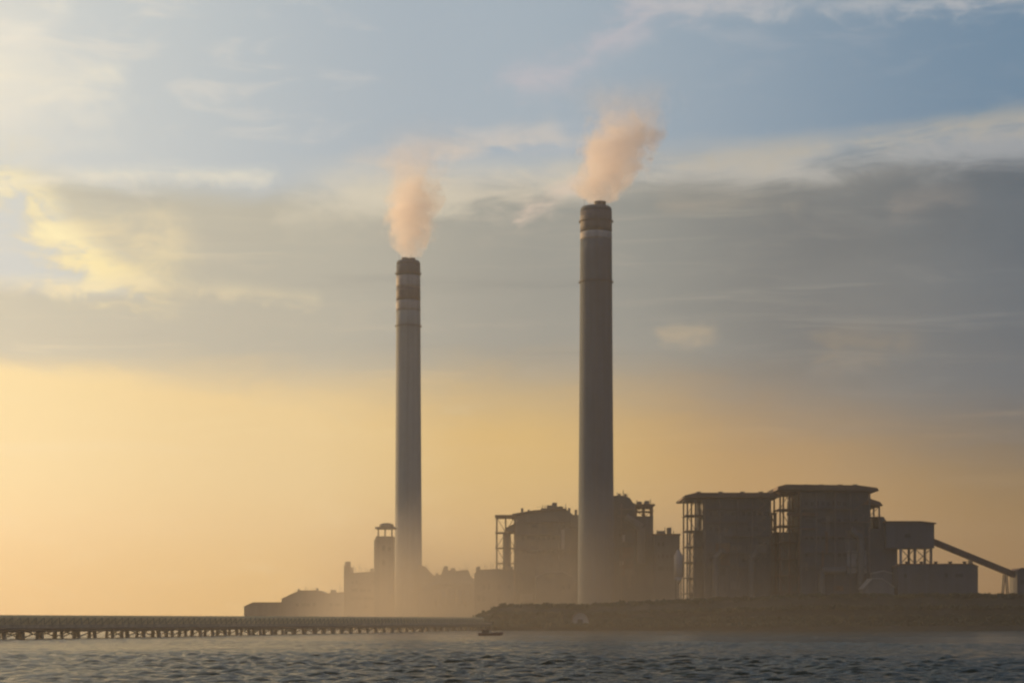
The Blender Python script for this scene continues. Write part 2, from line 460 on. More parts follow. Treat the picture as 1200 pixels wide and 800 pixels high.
# ------------------------------------------------------------------ land
def build_land():
    shore = [(2600, 1090), (1200, 1098), (700, 1102), (420, 1106), (250, 1104), (120, 1109), (20, 1112), (-18, 1118), (-50, 1150),
             (-95, 1230), (-150, 1330), (-215, 1430), (-290, 1500), (-420, 1620), (-640, 1900), (-900, 2500), (-1200, 3600)]
    back = [(2600, 3600)]
    rnd = random.Random(3)
    # denser, uneven shoreline
    pts = []
    for (x0, y0), (x1, y1) in zip(shore[:-1], shore[1:]):
        k = max(2, int(math.hypot(x1 - x0, y1 - y0) / 9))
        for i in range(k):
            f = i / k
            pts.append((x0 + (x1 - x0) * f + rnd.uniform(-1, 1), y0 + (y1 - y0) * f + rnd.uniform(-1.6, 1.6)))
    pts.append(shore[-1])
    mb = MB()
    rings = []
    for inset, z in ((-2.0, -0.8), (1.5, 0.9), (5.0, 2.3), (9.0, GZ)):
        ring = []
        for i, (x, y) in enumerate(pts):
            xa, ya = pts[max(0, i - 4)]; xb, yb = pts[min(len(pts) - 1, i + 4)]
            d = Vector((xb - xa, yb - ya)).normalized()
            nrm = Vector((d.y, -d.x))           # inland
            if nrm.y < 0 and abs(nrm.y) > abs(nrm.x): nrm = -nrm
            if nrm.x < 0 and abs(nrm.x) >= abs(nrm.y): nrm = -nrm
            ring.append((x + nrm.x * inset, y + nrm.y * inset, z + (rnd.uniform(-0.35, 0.35) if 0 < inset < 9 else 0)))
        rings.append(ring)
    k = len(pts)
    vs = [p for r in rings for p in r]
    fs = []
    for j in range(len(rings) - 1):
        for i in range(k - 1):
            fs.append((j * k + i + 1, j * k + i, (j + 1) * k + i, (j + 1) * k + i + 1))
    top = [(len(rings) - 1) * k + i for i in range(k)]
    vs.append((2600, 3600, GZ))
    fs.append(tuple(top[::-1] + [len(vs) - 1])[::-1])
    mb._add(vs, fs)
    o = mb.build('ground', M['soil'])
    bm = bmesh.new(); bm.from_mesh(o.data)
    bmesh.ops.triangulate(bm, faces=[f for f in bm.faces if len(f.verts) > 4])
    bmesh.ops.recalc_face_normals(bm, faces=bm.faces)
    bm.to_mesh(o.data); bm.free()
    tag(o, 'low dark shore the power station stands on', 'shore', kind='structure')
    # low headland on the far horizon
    mb = MB()
    rnd = random.Random(5)
    prof = [(-2600 + i * 60, 4 + 20 * max(0, math.sin(i * 0.14)) ** 2 * rnd.uniform(0.75, 1.1)) for i in range(36)]
    poly = [(-2600, -1)] + [(prof[-1][0], -1)] + prof[::-1]
    mb.prism(poly, 5200, 5600)
    tag(mb.build('hills', M['leaf']), 'very faint low headland on the far horizon', 'headland', kind='structure')
build_land()

# ------------------------------------------------------------------ tree belt along the shore
def build_belt():
    rnd = random.Random(21)
    mb = MB()
    def crown(cx, cy, z0, h, r):
        mb.mi = 1
        mb.rod((cx, cy, z0 - 0.6), (cx + rnd.uniform(-.6, .6), cy, z0 + h * 0.45), 0.3, 6, 0.12)
        for _ in range(4):
            a = rnd.uniform(0, 6.28)
            mb.rod((cx, cy, z0 + h * rnd.uniform(.0, .2)), (cx + math.cos(a) * r * .6, cy + math.sin(a) * r * .6, z0 + h * rnd.uniform(.3, .7)), 0.12, 4, 0.05)
        mb.mi = 0
        clumps = [(cx + rnd.gauss(0, r * .42), cy + rnd.gauss(0, r * .42), z0 + h * rnd.random() ** .8, rnd.uniform(.28, .5) * r) for _ in range(9)]
        for (qx, qy, qz, qr) in clumps:
            for _ in range(34):
                d = Vector((rnd.gauss(0, 1), rnd.gauss(0, 1), rnd.gauss(0, .8)))
                d = d.normalized() * qr * rnd.random() ** .4
                p = Vector((qx, qy, qz)) + d
                s = rnd.uniform(.35, .8)
                u = Vector((rnd.gauss(0, 1), rnd.gauss(0, 1), rnd.gauss(0, 1))).normalized()
                w = u.orthogonal().normalized()
                mb._add([p - u * s - w * s * .6, p + u * s - w * s * .5, p + u * s * .8 + w * s * .6, p - u * s * .7 + w * s * .6], [(0, 1, 2, 3)])
    def top_at(x):
        px = 600 + x * F / 1135
        y = 706 - 8 * min(1, max(0, (px - 690) / 160)) - 4 * min(1, max(0, (px - 880) / 60))
        return PZ(y, 1135)
    # the bank itself
    bk = MB(); xs_ = [PX(553, 1140) + 9 * i for i in range(48)] + [430, 520, 700, 1000]
    ring = []
    for x in xs_:
        e = min(1, (x - xs_[0] + 4) / 22); zt = GZ + (top_at(x) - GZ - 2.2) * e
        ring.append([(x, 1118 + rnd.uniform(-1, 1), GZ - .6), (x, 1126, GZ + (zt - GZ) * .55 + rnd.uniform(-.6, .6)), (x, 1136, zt + rnd.uniform(-.5, .5)), (x, 1150, zt + rnd.uniform(-.5, .5)), (x, 1162, GZ - .6)])
    vs = [p for r_ in ring for p in r_]
    fs = [(a * 5 + b_, (a + 1) * 5 + b_, (a + 1) * 5 + b_ + 1, a * 5 + b_ + 1) for a in range(len(xs_) - 1) for b_ in range(4)] + [(0, 1, 2, 3, 4)]
    bk._add(vs, fs)
    tag(bk.build('embankment', M['soil']), 'long dark earth embankment along the shore before the plant', 'embankment', kind='structure')
    for row, (yoff, fr) in enumerate(((1119, .25), (1126, .6), (1136, 1.0), (1141, 1.0))):
        x = PX(554, yoff) + row * 1.5
        while x < 380:
            zb = GZ + (top_at(x) - GZ - 2.2) * fr * min(1, (x - xs_[0] + 4) / 22)
            r = rnd.uniform(1.7, 3.6)
            h = rnd.uniform(1.0, 2.2)
            crown(x, yoff + rnd.uniform(-2, 2), zb - .8, h, r)
            x += r * rnd.uniform(.8, 1.7)
    x = PX(552, 1113)
    while x < PX(1330, 1113):
        for yy, hh in ((1112.5, 2.6), (1116, 3.6)):
            kk = 1.0 if x > 90 else .75
            h = hh * kk * rnd.uniform(.7, 1.15); xx = x + rnd.uniform(-2, 2)
            for _ in range(26):
                p = Vector((xx + rnd.gauss(0, 2.0), yy + rnd.gauss(0, 1.2), (2.2 if yy < 1114 else GZ) + h * rnd.random()))
                s = rnd.uniform(.5, 1.1)
                u = Vector((rnd.gauss(0, 1), rnd.gauss(0, 1), rnd.gauss(0, 1))).normalized(); w = u.orthogonal().normalized()
                mb._add([p - u * s - w * s * .6, p + u * s - w * s * .5, p + u * s * .8 + w * s * .6, p - u * s * .7 + w * s * .6], [(0, 1, 2, 3)])
        x += rnd.uniform(1.8, 3.0)
    o = mb.build('shore_trees', [M['leaf'], M['bark']])
    tag(o, 'dark scrub and low trees covering the shore embankment', 'scrub', kind='stuff')
build_belt()

# ------------------------------------------------------------------ chimneys
def chimney(label, D, xb0, xb1, xt0, xt1, ytop, bands, mats, flues):
    cx = PX((xt0 + xt1) / 2, D)
    root = empty('chimney', (cx, D, GZ), label, 'chimney')
    zt = PZ(ytop, D)
    rb = (xb1 - xb0) / 2 / F * D; rt = (xt1 - xt0) / 2 / F * D
    rad = lambda z: rt + (rb - rt) * ((zt - z) / (zt - GZ)) ** 1.25
    edges = [GZ] + sorted(bands_z := [PZ(y, D) for y, _ in bands])
    # shaft up to the lowest painted band
    z1 = edges[1]
    zs = np.linspace(GZ, z1, 24)
    sh = MB().lathe(cx, D, [(rad(z), z) for z in zs]).build('shaft', mats['shaft'], root)
    order = sorted(((PZ(y, D), m) for y, m in bands), key=lambda q: q[0])
    tops = [q[0] for q in order[1:]] + [zt - 3.2]
    for (z0, mname), z1 in zip(order, tops):
        zz = np.linspace(z0, z1, 4)
        MB().lathe(cx, D, [(rad(z) + 0.02, z) for z in zz]).build('painted_band', M[mname], root)
    MB().lathe(cx, D, [(rt, zt - 3.2), (rt * 0.985, zt - 1.3), (rt * 0.91, zt)]).build('cap', M['concrete_dark'], root)
    for fx, fr, fh in flues:
        MB().lathe(cx + fx * rt, D, [(fr * rt, zt), (fr * rt, zt + fh), (fr * rt * .86, zt + fh), (fr * rt * .86, zt + .3)], 28).build('flue', M['steel'], root)
    # ring walkways with handrails
    for zf in (0.965, 0.82):
        z = GZ + (zt - GZ) * zf
        r = rad(z)
        p = MB()
        p.lathe(cx, D, [(r + .06, z - .18), (r + .9, z - .12), (r + .9, z), (r + .06, z)], 48, False, False)
        pl = p.build('ring_walkway', M['steel'], root)
        h = MB()
        for i in range(36):
            a0 = 2 * math.pi * i / 36; a1 = 2 * math.pi * (i + 1) / 36
            q0 = Vector((cx + (r + .85) * math.cos(a0), D + (r + .85) * math.sin(a0), z))
            q1 = Vector((cx + (r + .85) * math.cos(a1), D + (r + .85) * math.sin(a1), z))
            h.rod(q0, q0 + Vector((0, 0, 1.1)), .05, 4)
            for dz in (.55, 1.1): h.rod(q0 + Vector((0, 0, dz)), q1 + Vector((0, 0, dz)), .04, 4)
        h.build('handrail', M['steel'], pl)
    # caged ladder up the seaward side
    l = MB()
    n = 60
    for i in range(n):
        za, zb = GZ + 2 + (zt - 8) * i / n, GZ + 2 + (zt - 8) * (i + 1) / n
        ya, yb = D - rad(za) - .35, D - rad(zb) - .35
        for dx in (-.35, .35): l.rod((cx + dx + rad(za) * .0, ya, za), (cx + dx, yb, zb), .06, 4)
        l.rod((cx - .35, ya, za), (cx + .35, ya, za), .05, 4)
    l.build('ladder', M['steel'], root)
    # lightning rods on the rim
    for a in (20, 110, 200, 290):
        q = Vector((cx + rt * .8 * math.cos(R(a)), D + rt * .8 * math.sin(R(a)), zt - .6))
        MB().rod(q, q + Vector((0, 0, 5.5)), .12, 5, .05).build('lightning_rod', M['steel'], root)
    return root, cx, zt

LD, RD = 1420.0, 1250.0
chl = chimney('narrower grey chimney on the left, with two pale bands below its top', LD, 460.5, 493.5, 464.5, 492.5, 306,
              [(365, 'white'), (353, 'red'), (338, 'white'), (324, 'concrete_dark')], {'shaft': M['concrete']}, [(-.28, .3, 2.4), (.3, .3, 2.2)])
chr_ = chimney('taller, thicker dark chimney on the right, with one thin pale band near its top', RD, 679, 722.5, 680, 717, 243,
               [(282, 'white'), (273, 'red')], {'shaft': M['concrete_dark']}, [(-.3, .26, 1.2), (.25, .38, 3.6)])

# ------------------------------------------------------------------ buildings
wrnd = random.Random(77)
def windows(root, x0, x1, yf, z, h, nx, wk=0.55, mat='glass'):
    """a row of windows, each a part of its own, 6 cm proud of the wall"""
    w = (x1 - x0) / nx
    skip = False
    for i in range(nx):
        if wrnd.random() < .3: skip = not skip
        if skip: continue
        a = x0 + w * (i + .5 - wk / 2); b = x0 + w * (i + .5 + wk / 2 + (.45 if wrnd.random() < .25 else 0))
        MB().box(a, b, yf - .06, yf + .05, z, z + h * wrnd.uniform(.7, 1)).build('window', M[mat], root)

def rail(mb, x0, x1, y, z, step=3.0):
    k = max(1, int(abs(x1 - x0) / step))
    for i in range(k + 1):
        x = x0 + (x1 - x0) * i / k
        mb.rod((x, y, z), (x, y, z + 1.1), .06, 4)
    for dz in (.55, 1.1): mb.rod((x0, y, z + dz), (x1, y, z + dz), .05, 4)

def frame(root, x0, x1, y0, y1, z0, z1, nx, nz, colr=.55, mat='steel', braces=True, decks=True):
    """open steel frame in front of or beside a wall: columns, floor decks, beams, bracing"""
    xs = [x0 + (x1 - x0) * i / nx for i in range(nx + 1)]
    zs = [z0 + (z1 - z0) * i / nz for i in range(nz + 1)]
    for x in xs:
        for y in (y0, y1):
            MB().box(x - colr, x + colr, y - colr, y + colr, z0, z1).build('column', M[mat], root)
    for z in zs[1:]:
        if decks:
            d = MB().box(x0 - colr * 2, x1 + colr * 2, y0 - colr * 2, y1 + colr * 2, z - .35, z).build('floor_deck', M[mat], root)
            r = MB(); rail(r, x0 - colr * 2, x1 + colr * 2, y0 - colr * 2, z); r.build('handrail', M[mat], d)
    if braces:
        b = MB(); s = .28
        for j in range(nz):
            for i in range(nx):
                za, zb = zs[j], zs[j + 1] - .4
                if (i + j) % 2: b.rod((xs[i], y0, za), (xs[i + 1], y0, zb), s, 4)
                else: b.rod((xs[i + 1], y0, za), (xs[i], y0, zb), s, 4)
        b.build('bracing', M[mat], root)

def block(name, label, cat, D, depth, poly, mat, group=None, roof='roof'):
    """a building whose front outline is poly in photo pixels (x, y), left to right along the roofline"""
    xs = [PX(p[0], D) for p in poly]; zs = [PZ(p[1], D) for p in poly]
    root = empty(name, ((xs[0] + xs[-1]) / 2, D + depth / 2, GZ), label, cat, group)
    body = [(xs[0], GZ - .5), (xs[-1], GZ - .5)] + [(x, z) for x, z in zip(xs, zs)][::-1]
    MB().prism(body, D, D + depth).build('wall', M[mat], root)
    if roof:
        r = MB()
        for (xa, za), (xb, zb) in zip(list(zip(xs, zs))[:-1], list(zip(xs, zs))[1:]):
            if abs(xb - xa) < .6: continue
            r.prism([(xa - .25, za + .02), (xb + .25, zb + .02), (xb + .25, zb + .55), (xa - .25, za + .55)], D - .5, D + depth + .5)
        r.build('roof', M[roof], root)
    return root

def roof_clutter(root, D, depth, spots, seed):
    """tanks, cabins, posts and rails on a roof; spots are (x, y) of the roofline in photo pixels"""
    rnd = random.Random(seed)
    for (qx, qy) in spots:
        m = MB()
        w = rnd.uniform(1.5, 4.5); h = rnd.uniform(1.2, 4.2); x = PX(qx, D); z = PZ(qy, D) + .56; y = D + depth * rnd.uniform(.1, .5)
        k = rnd.random()
        if k < .4: MB().box(x - w / 2, x + w / 2, y, y + w, z - 1.2, z + h).build('roof_plant', M['clad'], root)
        elif k < .65: MB().lathe(x, y, [(w * .4, z - 1.2), (w * .4, z + h * .8), (w * .15, z + h)], 14).build('roof_tank', M['duct'], root)
        else:
            m.rod((x, y, z - 1.2), (x, y, z + h * 1.8), .16, 4); m.rod((x + 1.6, y, z - 1.2), (x + 1.6, y, z + h * 1.2), .16, 4)
            m.rod((x, y, z + h), (x + 1.6, y, z + h), .12, 4)
        if not m.v: rail(m, x - 3, x + 3, D + .4, z - .02, 1.5)
        m.build('roof_steelwork', M['steel'], root)

# far left low sheds
b = block('storage_shed', 'very low faint shed at the far left end of the plant', 'shed', 1500, 40, [(286, 711), (296, 706), (332, 706), (336, 708)], 'clad_warm')
b = block('storage_shed', 'low hazy shed with stepped roof left of the office block', 'shed', 1480, 50, [(330, 702), (340, 697), (352, 692), (372, 692), (380, 696), (402, 694)], 'clad_warm')
roof_clutter(b, 1480, 50, [(348, 694), (357, 691.5), (368, 691.5), (388, 695), (396, 694.5)], 3)
windows(b, PX(345, 1480), PX(398, 1480), 1480, PZ(710, 1480), 3, 8)
# office block with a raised corner, left of the lift tower
b = block('office_block', 'hazy office block with a raised left corner beside the lift tower', 'building', 1385, 34, [(403, 664), (409, 664), (410, 672), (440, 670)], 'clad_warm')
roof_clutter(b, 1385, 34, [(406, 664), (413, 671.7), (420, 671.2), (427, 671), (434, 670.5)], 6)
for k in range(4): windows(b, PX(411, 1385), PX(439, 1385), 1385, PZ(712 - k * 9.5, 1385), 2.6, 6)
# lift tower with a platform on top
D = 1372
t = empty('lift_tower', (PX(450, D), D + 8, GZ), 'slim tower with a flat capped platform left of the narrower chimney', 'tower')
MB().box(PX(440, D), PX(461, D), D, D + 16, GZ - .5, PZ(628, D)).build('wall', M['clad_warm'], t)
MB().box(PX(438.5, D), PX(445, D), D - 1.5, D - .01, GZ - .5, PZ(632, D)).build('stair_shaft', M['clad_dark'], t)
for qx in (443, 451, 459):
    MB().box(PX(qx, D) - .5, PX(qx, D) + .5, D + 2, D + 3, PZ(628, D), PZ(619, D)).build('post', M['steel'], t)
MB().box(PX(439.5, D), PX(463, D), D - 1, D + 17, PZ(619, D), PZ(617, D)).build('platform', M['steel'], t)
MB().lathe(PX(452, D), D + 8, [(5.2, PZ(616.9, D)), (5.2, PZ(613.5, D)), (2.5, PZ(612, D))], 28).build('water_tank', M['clad_warm'], t)
windows(t, PX(446, D), PX(460, D), D, PZ(645, D), 4, 2)
windows(t, PX(446, D), PX(460, D), D, PZ(662, D), 4, 2)
# dust collector building right of the left chimney
D = 1400
b = block('filter_house', 'low hazy filter house sloping down from the narrower chimney', 'building', D, 40, [(490, 662), (497, 664), (507, 675), (517, 674), (519, 668), (532, 670), (548, 668), (551, 676), (556, 680)], 'clad_warm')
roof_clutter(b, 1400, 40, [(499, 666), (511, 675), (522, 668.6), (530, 669.6), (538, 669), (545, 668.5), (553, 678)], 9)
for i in range(5):
    x = PX(512 + i * 8.5, D)
    MB().lathe(x, D - 2.6, [(.5, PZ(712, D)), (2.4, PZ(704, D)), (2.4, PZ(690, D))], 16).build('hopper', M['duct'], b)
MB().path([(PX(496, D), D - 1.9, PZ(690, D)), (PX(510, D), D - 1.9, PZ(684, D)), (PX(552, D), D - 1.9, PZ(684, D))], 1.7).build('duct', M['duct'], b)
# low block before the middle boiler house
D = 1325
b = block('switch_house', 'low switch house in the haze below the middle boiler house', 'building', D, 24, [(556, 672), (562, 668), (584, 667), (590, 668), (602, 668)], 'clad_warm')
roof_clutter(b, 1325, 24, [(560, 669.5), (568, 668), (575, 667.5), (583, 667), (592, 668), (599, 668)], 12)
windows(b, PX(558, D), PX(600, D), D, PZ(690, D), 4, 7)
windows(b, PX(558, D), PX(600, D), D, PZ(704, D), 4, 7)

# middle boiler house (ragged, hazy)
D = 1345
g = empty('boiler_house', (PX(632, D), D + 30, GZ), 'hazy middle boiler house with ragged peaked roofline left of the taller chimney', 'boiler house')
MB().prism([(PX(604, D), GZ - .5), (PX(684, D), GZ - .5), (PX(684, D), PZ(603, D)), (PX(672, D), PZ(603, D)), (PX(664, D), PZ(597, D)), (PX(626, D), PZ(600, D)), (PX(604, D), PZ(604, D))], D, D + 60).build('wall', M['clad_warm'], g)
MB().prism([(PX(600, D), PZ(603.6, D)), (PX(626, D), PZ(599.6, D)), (PX(664, D), PZ(596.6, D)), (PX(664, D), PZ(595.2, D)), (PX(626, D), PZ(597.6, D)), (PX(600, D), PZ(601.8, D))], D - 2, D + 62).build('roof', M['roof'], g)
for xa, xb, ya, yb in ((634, 641, 598.9, 594.5), (641.2, 647, 598.2, 591), (647.3, 653, 597.6, 588), (653.3, 660, 597, 592.5)):
    MB().box(PX(xa, D), PX(xb, D), D + 6, D + 30, PZ(ya + 1, D), PZ(yb, D)).build('roof_monitor', M['clad_dark'], g)
m_ = MB()
for qx in (636, 639, 644, 649, 652, 657, 663): m_.rod((PX(qx, D), D + 5, PZ(599, D)), (PX(qx, D), D + 5, PZ(588 + (qx * 7) % 5, D)), .25, 4)
rail(m_, PX(630, D), PX(664, D), D + 4, PZ(594.5, D)); m_.build('roof_steelwork', M['steel'], g)
MB().box(PX(668, D), PX(680, D), D - 3, D - .02, PZ(618, D), PZ(604, D)).build('penthouse', M['clad_warm'], g)
frame(g, PX(582, D), PX(603, D), D + 2, D + 24, GZ, PZ(605, D), 2, 7, .5, 'rust')
MB().box(PX(580, D), PX(606, D), D - 1, D + 28, PZ(605, D) + .05, PZ(603, D)).build('canopy', M['roof'], g)
MB().path([(PX(594, D), D + 10, PZ(668, D)), (PX(594, D), D + 10, PZ(622, D)), (PX(606, D), D + 10, PZ(616, D))], 3.0).build('duct', M['duct'], g)
for k, yy in enumerate((618, 632, 648)): windows(g, PX(610, D), PX(664, D), D, PZ(yy, D), 3, 9)
for i, qx in enumerate((612, 620, 630, 668, 676)):
    MB().lathe(PX(qx, D), D + 20, [(.9, PZ(604, D)), (.9, PZ(593 + 2 * (i % 3), D))], 12).build('vent_stack', M['steel'], g)
# pale long roof in front of it
D = 1290
b = block('workshop', 'low workshop with a pale long roof before the middle boiler house', 'building', D, 26, [(628, 676), (640, 670), (660, 670), (672, 676)], 'clad_warm', roof='pale')
windows(b, PX(630, D), PX(670, D), D, PZ(690, D), 4, 6)

# block to the right of the taller chimney, stepping down
D = 1285
g = empty('boiler_house', (PX(745, D), D + 25, GZ), 'stepped dark boiler house directly right of the taller chimney', 'boiler house')
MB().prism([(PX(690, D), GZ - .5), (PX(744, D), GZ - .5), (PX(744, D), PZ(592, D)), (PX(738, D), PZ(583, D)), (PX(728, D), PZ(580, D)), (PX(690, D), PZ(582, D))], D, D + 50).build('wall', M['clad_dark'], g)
MB().box(PX(744, D) + .02, PX(766, D), D + 4, D + 44, GZ - .5, PZ(604, D)).build('bunker_bay', M['clad_dark'], g)
frame(g, PX(745, D) + .6, PX(765, D), D + 4.8, D + 20, PZ(604, D), PZ(592, D), 2, 2, .5, 'rust')
MB().box(PX(742, D), PX(768, D), D + 2, D + 46, PZ(592, D) + .1, PZ(590, D)).build('canopy', M['roof'], g)
MB().box(PX(766, D) + .02, PX(796, D), D - 4, D + 40, GZ - .5, PZ(627, D)).build('annex', M['clad_dark'], g)
MB().box(PX(764.5, D), PX(797, D), D - 5, D + 41, PZ(627, D) + .02, PZ(625.4, D)).build('roof', M['roof'], g)
MB().path([(PX(751, D), D - 3.2, PZ(660, D)), (PX(751, D), D - 3.2, PZ(618, D)), (PX(733, D), D - 3.2, PZ(606, D))], 3.0).build('duct', M['duct'], g)
for yy in (610, 628, 646): windows(g, PX(724, D), PX(743, D), D, PZ(yy, D), 3, 3)
for yy in (640, 654, 668): windows(g, PX(769, D), PX(794, D), D - 4, PZ(yy, D), 3, 5)
for qx in (727, 734):
    MB().lathe(PX(qx, D), D + 12, [(.9, PZ(582, D)), (.9, PZ(577, D))], 12).build('vent_stack', M['steel'], g)
m_ = MB()
for qx, yt in ((724, 574), (731, 571), (736, 577), (741, 580), (747, 583), (756, 585), (763, 582), (771, 618), (780, 615), (790, 619)):
    zb = PZ(582 if qx < 742 else 590.2 if qx < 768 else 625.6, D)
    m_.rod((PX(qx, D), D + 6, zb), (PX(qx, D), D + 6, PZ(yt + 2, D)), .3, 4)
rail(m_, PX(724, D), PX(738, D), D + 6, PZ(579, D)); rail(m_, PX(743, D), PX(767, D), D + 6, PZ(589.8, D))
m_.build('roof_steelwork', M['steel'], g)
for xa, xb, ya, yb in ((748, 753, 589.8, 586.5), (757, 762, 589.8, 585.5), (772, 780, 625.2, 621), (784, 788, 625.2, 617)):
    MB().box(PX(xa, D), PX(xb, D), D + 8, D + 20, PZ(ya, D), PZ(yb, D)).build('roof_plant', M['clad'], g)
# pale silo shape added where bright haze and sky show in the gap
D = 1200
s = empty('haze_gap_silo', (PX(795, D), D, GZ), 'small pale silo shape added for the bright haze in the gap between the stepped and flat-roofed boiler houses', 'silo')
MB().lathe(PX(795, D), D, [(2.8, PZ(676, D)), (2.8, PZ(651, D)), (1.2, PZ(646, D)), (1.0, PZ(644, D))], 28).build('tank', M['pale'], s)
MB().lathe(PX(795, D), D, [(.6, PZ(684, D)), (2.7, PZ(676.1, D))], 28).build('hopper', M['pale'], s)
for a in (45, 135, 225, 315):
    MB().box(PX(795, D) + 2.3 * math.cos(R(a)) - .25, PX(795, D) + 2.3 * math.cos(R(a)) + .25, D + 2.3 * math.sin(R(a)) - .25, D + 2.3 * math.sin(R(a)) + .25, GZ - .3, PZ(676, D)).build('leg', M['steel'], s)

# flat-roofed boiler house (left of the pair)
D = 1205
g = empty('boiler_house', (PX(862, D), D + 25, GZ), 'lower flat-roofed boiler house of the right-hand pair', 'boiler house')
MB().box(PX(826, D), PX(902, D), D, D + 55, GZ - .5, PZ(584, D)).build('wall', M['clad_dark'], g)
MB().prism([(PX(802, D), PZ(583, D)), (PX(912, D), PZ(583, D)), (PX(912, D), PZ(580.5, D)), (PX(905, D), PZ(577.5, D)), (PX(815, D), PZ(577.5, D)), (PX(802, D), PZ(580.5, D))], D - 5, D + 60).build('roof', M['roof'], g)
frame(g, PX(806, D), PX(825, D), D + 3, D + 30, GZ, PZ(584, D), 2, 8, .5, 'steel')
MB().box(PX(814, D), PX(825.8, D), D + 8, D + 40, GZ - .5, PZ(620, D)).build('lift_shaft', M['clad_warm'], g)
for yy in (604, 622, 640, 658): windows(g, PX(830, D), PX(900, D), D, PZ(yy, D), 3, 11)
MB().box(PX(850, D), PX(853, D), D - 1.4, D - .01, GZ, PZ(664, D)).build('pipe_casing', M['duct'], g)
for qx in (838, 880): MB().path([(PX(qx, D), D - 2.4, PZ(700, D)), (PX(qx, D), D - 2.4, PZ(654, D)), (PX(qx + 8, D), D - 2.4, PZ(646, D)), (PX(qx + 8, D), D + 1, PZ(646, D))], 2.2).build('duct', M['duct'], g)
frame(g, PX(903, D) + .5, PX(910, D), D + 3, D + 22, GZ, PZ(600, D), 1, 7, .45, 'rust')
for qx in (822, 848, 874, 896):
    MB().lathe(PX(qx, D), D + 18, [(1.1, PZ(577.6, D)), (1.1, PZ(574.5, D)), (1.6, PZ(574.4, D)), (1.6, PZ(573.6, D))], 14).build('roof_vent', M['steel'], g)

# taller boiler house (right of the pair)
D = 1190
g = empty('boiler_house', (PX(970, D), D + 25, GZ), 'tallest boiler house with a broad brown overhanging roof and open left frame', 'boiler house')
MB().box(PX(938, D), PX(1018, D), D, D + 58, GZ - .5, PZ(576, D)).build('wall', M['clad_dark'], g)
MB().prism([(PX(910, D), PZ(574, D)), (PX(1028, D), PZ(575.5, D)), (PX(1026, D), PZ(572, D)), (PX(1004, D), PZ(569, D)), (PX(920, D), PZ(568, D)), (PX(910, D), PZ(570.5, D))], D - 6, D + 64).build('roof', M['roof'], g)
frame(g, PX(915, D), PX(937, D), D + 3, D + 30, GZ, PZ(576, D), 2, 8, .5, 'rust')
MB().box(PX(917, D), PX(937.8, D), D + 14, D + 46, GZ - .5, PZ(622, D)).build('lift_shaft', M['clad_warm'], g)
MB().box(PX(922, D), PX(958, D), D - 2, D - .02, PZ(604, D), PZ(600.5, D)).build('gantry', M['rust'], g)
MB().box(PX(922, D), PX(958, D), D - 2, D - .02, PZ(620, D), PZ(618.5, D)).build('gantry', M['rust'], g)
for yy in (592, 612, 632, 652): windows(g, PX(942, D), PX(1006, D), D, PZ(yy, D), 3, 10)
# stepped canopies on the right side
MB().prism([(PX(1010, D), PZ(590.5, D)), (PX(1034, D), PZ(592.5, D)), (PX(1030, D), PZ(588, D)), (PX(1018, D), PZ(584, D))], D - 3, D + 40).build('canopy', M['roof'], g)
frame(g, PX(1019, D), PX(1031, D), D + 2, D + 20, PZ(618, D), PZ(592, D), 1, 2, .45, 'steel')
MB().prism([(PX(1018, D) + .02, GZ - .5), (PX(1052, D), GZ - .5), (PX(1052, D), PZ(622, D)), (PX(1040, D), PZ(612, D)), (PX(1036, D), PZ(605, D)), (PX(1032, D), PZ(605, D)), (PX(1032, D), PZ(619, D)), (PX(1018, D) + .02, PZ(619, D))], D + 1, D + 42).build('annex', M['clad_dark'], g)
MB().path([(PX(1008, D), D - 2.4, PZ(690, D)), (PX(1008, D), D - 2.4, PZ(630, D)), (PX(996, D), D - 2.4, PZ(620, D))], 2.3).build('duct', M['duct'], g)
MB().path([(PX(962, D), D - 2.6, PZ(700, D)), (PX(962, D), D - 2.6, PZ(668, D)), (PX(990, D), D - 2.6, PZ(668, D))], 2.3).build('duct', M['duct'], g)
for qx in (928, 950, 968, 990, 1008):
    MB().lathe(PX(qx, D), D + 18, [(1.1, PZ(569, D)), (1.1, PZ(566, D)), (1.6, PZ(565.9, D)), (1.6, PZ(565, D))], 14).build('roof_vent', M['steel'], g)

def face_steel(root, x0, x1, yf, levels, xs, ztop, seed):
    """galleries with rails, uprights and a zigzag stair on the front of a boiler house"""
    rnd = random.Random(seed)
    for z in levels:
        a = x0 + (x1 - x0) * rnd.choice((0, 0, .12, .3)); b = x1 - (x1 - x0) * rnd.choice((0, 0, .15, .35))
        gk = MB().box(a, b, yf - 2.6, yf - .02, z - .4, z).build('gallery', M['steel'], root)
        r = MB(); rail(r, a, b, yf - 2.5, z); r.build('handrail', M['steel'], gk)
    for x in xs:
        MB().box(x - .45, x + .45, yf - 3.6, yf - 2.7, GZ - .4, ztop).build('column', M['steel'], root)
    st = MB(); xa, xb = x0 + (x1 - x0) * .80, x0 + (x1 - x0) * .93
    z = GZ
    while z < ztop - 6:
        st.rod((xa, yf - 3.0, z), (xb, yf - 3.0, z + 4), .35, 4); st.rod((xb, yf - 3.2, z + 4), (xa, yf - 3.2, z + 8), .35, 4)
        z += 8
    st.build('stair', M['steel'], root)
    for k in range(9):
        a = x0 + (x1 - x0) * rnd.uniform(.03, .72); w = rnd.choice((1.5, 2.5, 6, 9, 12)); z = GZ + (ztop - GZ) * rnd.uniform(.12, .72); h = rnd.choice((3, 5, 8, 14))
        a = min(a, x1 - w - .5)
        MB().box(a, a + w, yf - .5 - .03 * k, yf - .015, z, z + h).build('wall_panel', M[rnd.choice(('clad', 'clad_warm', 'pale', 'rust', 'duct'))], root)
g0 = g
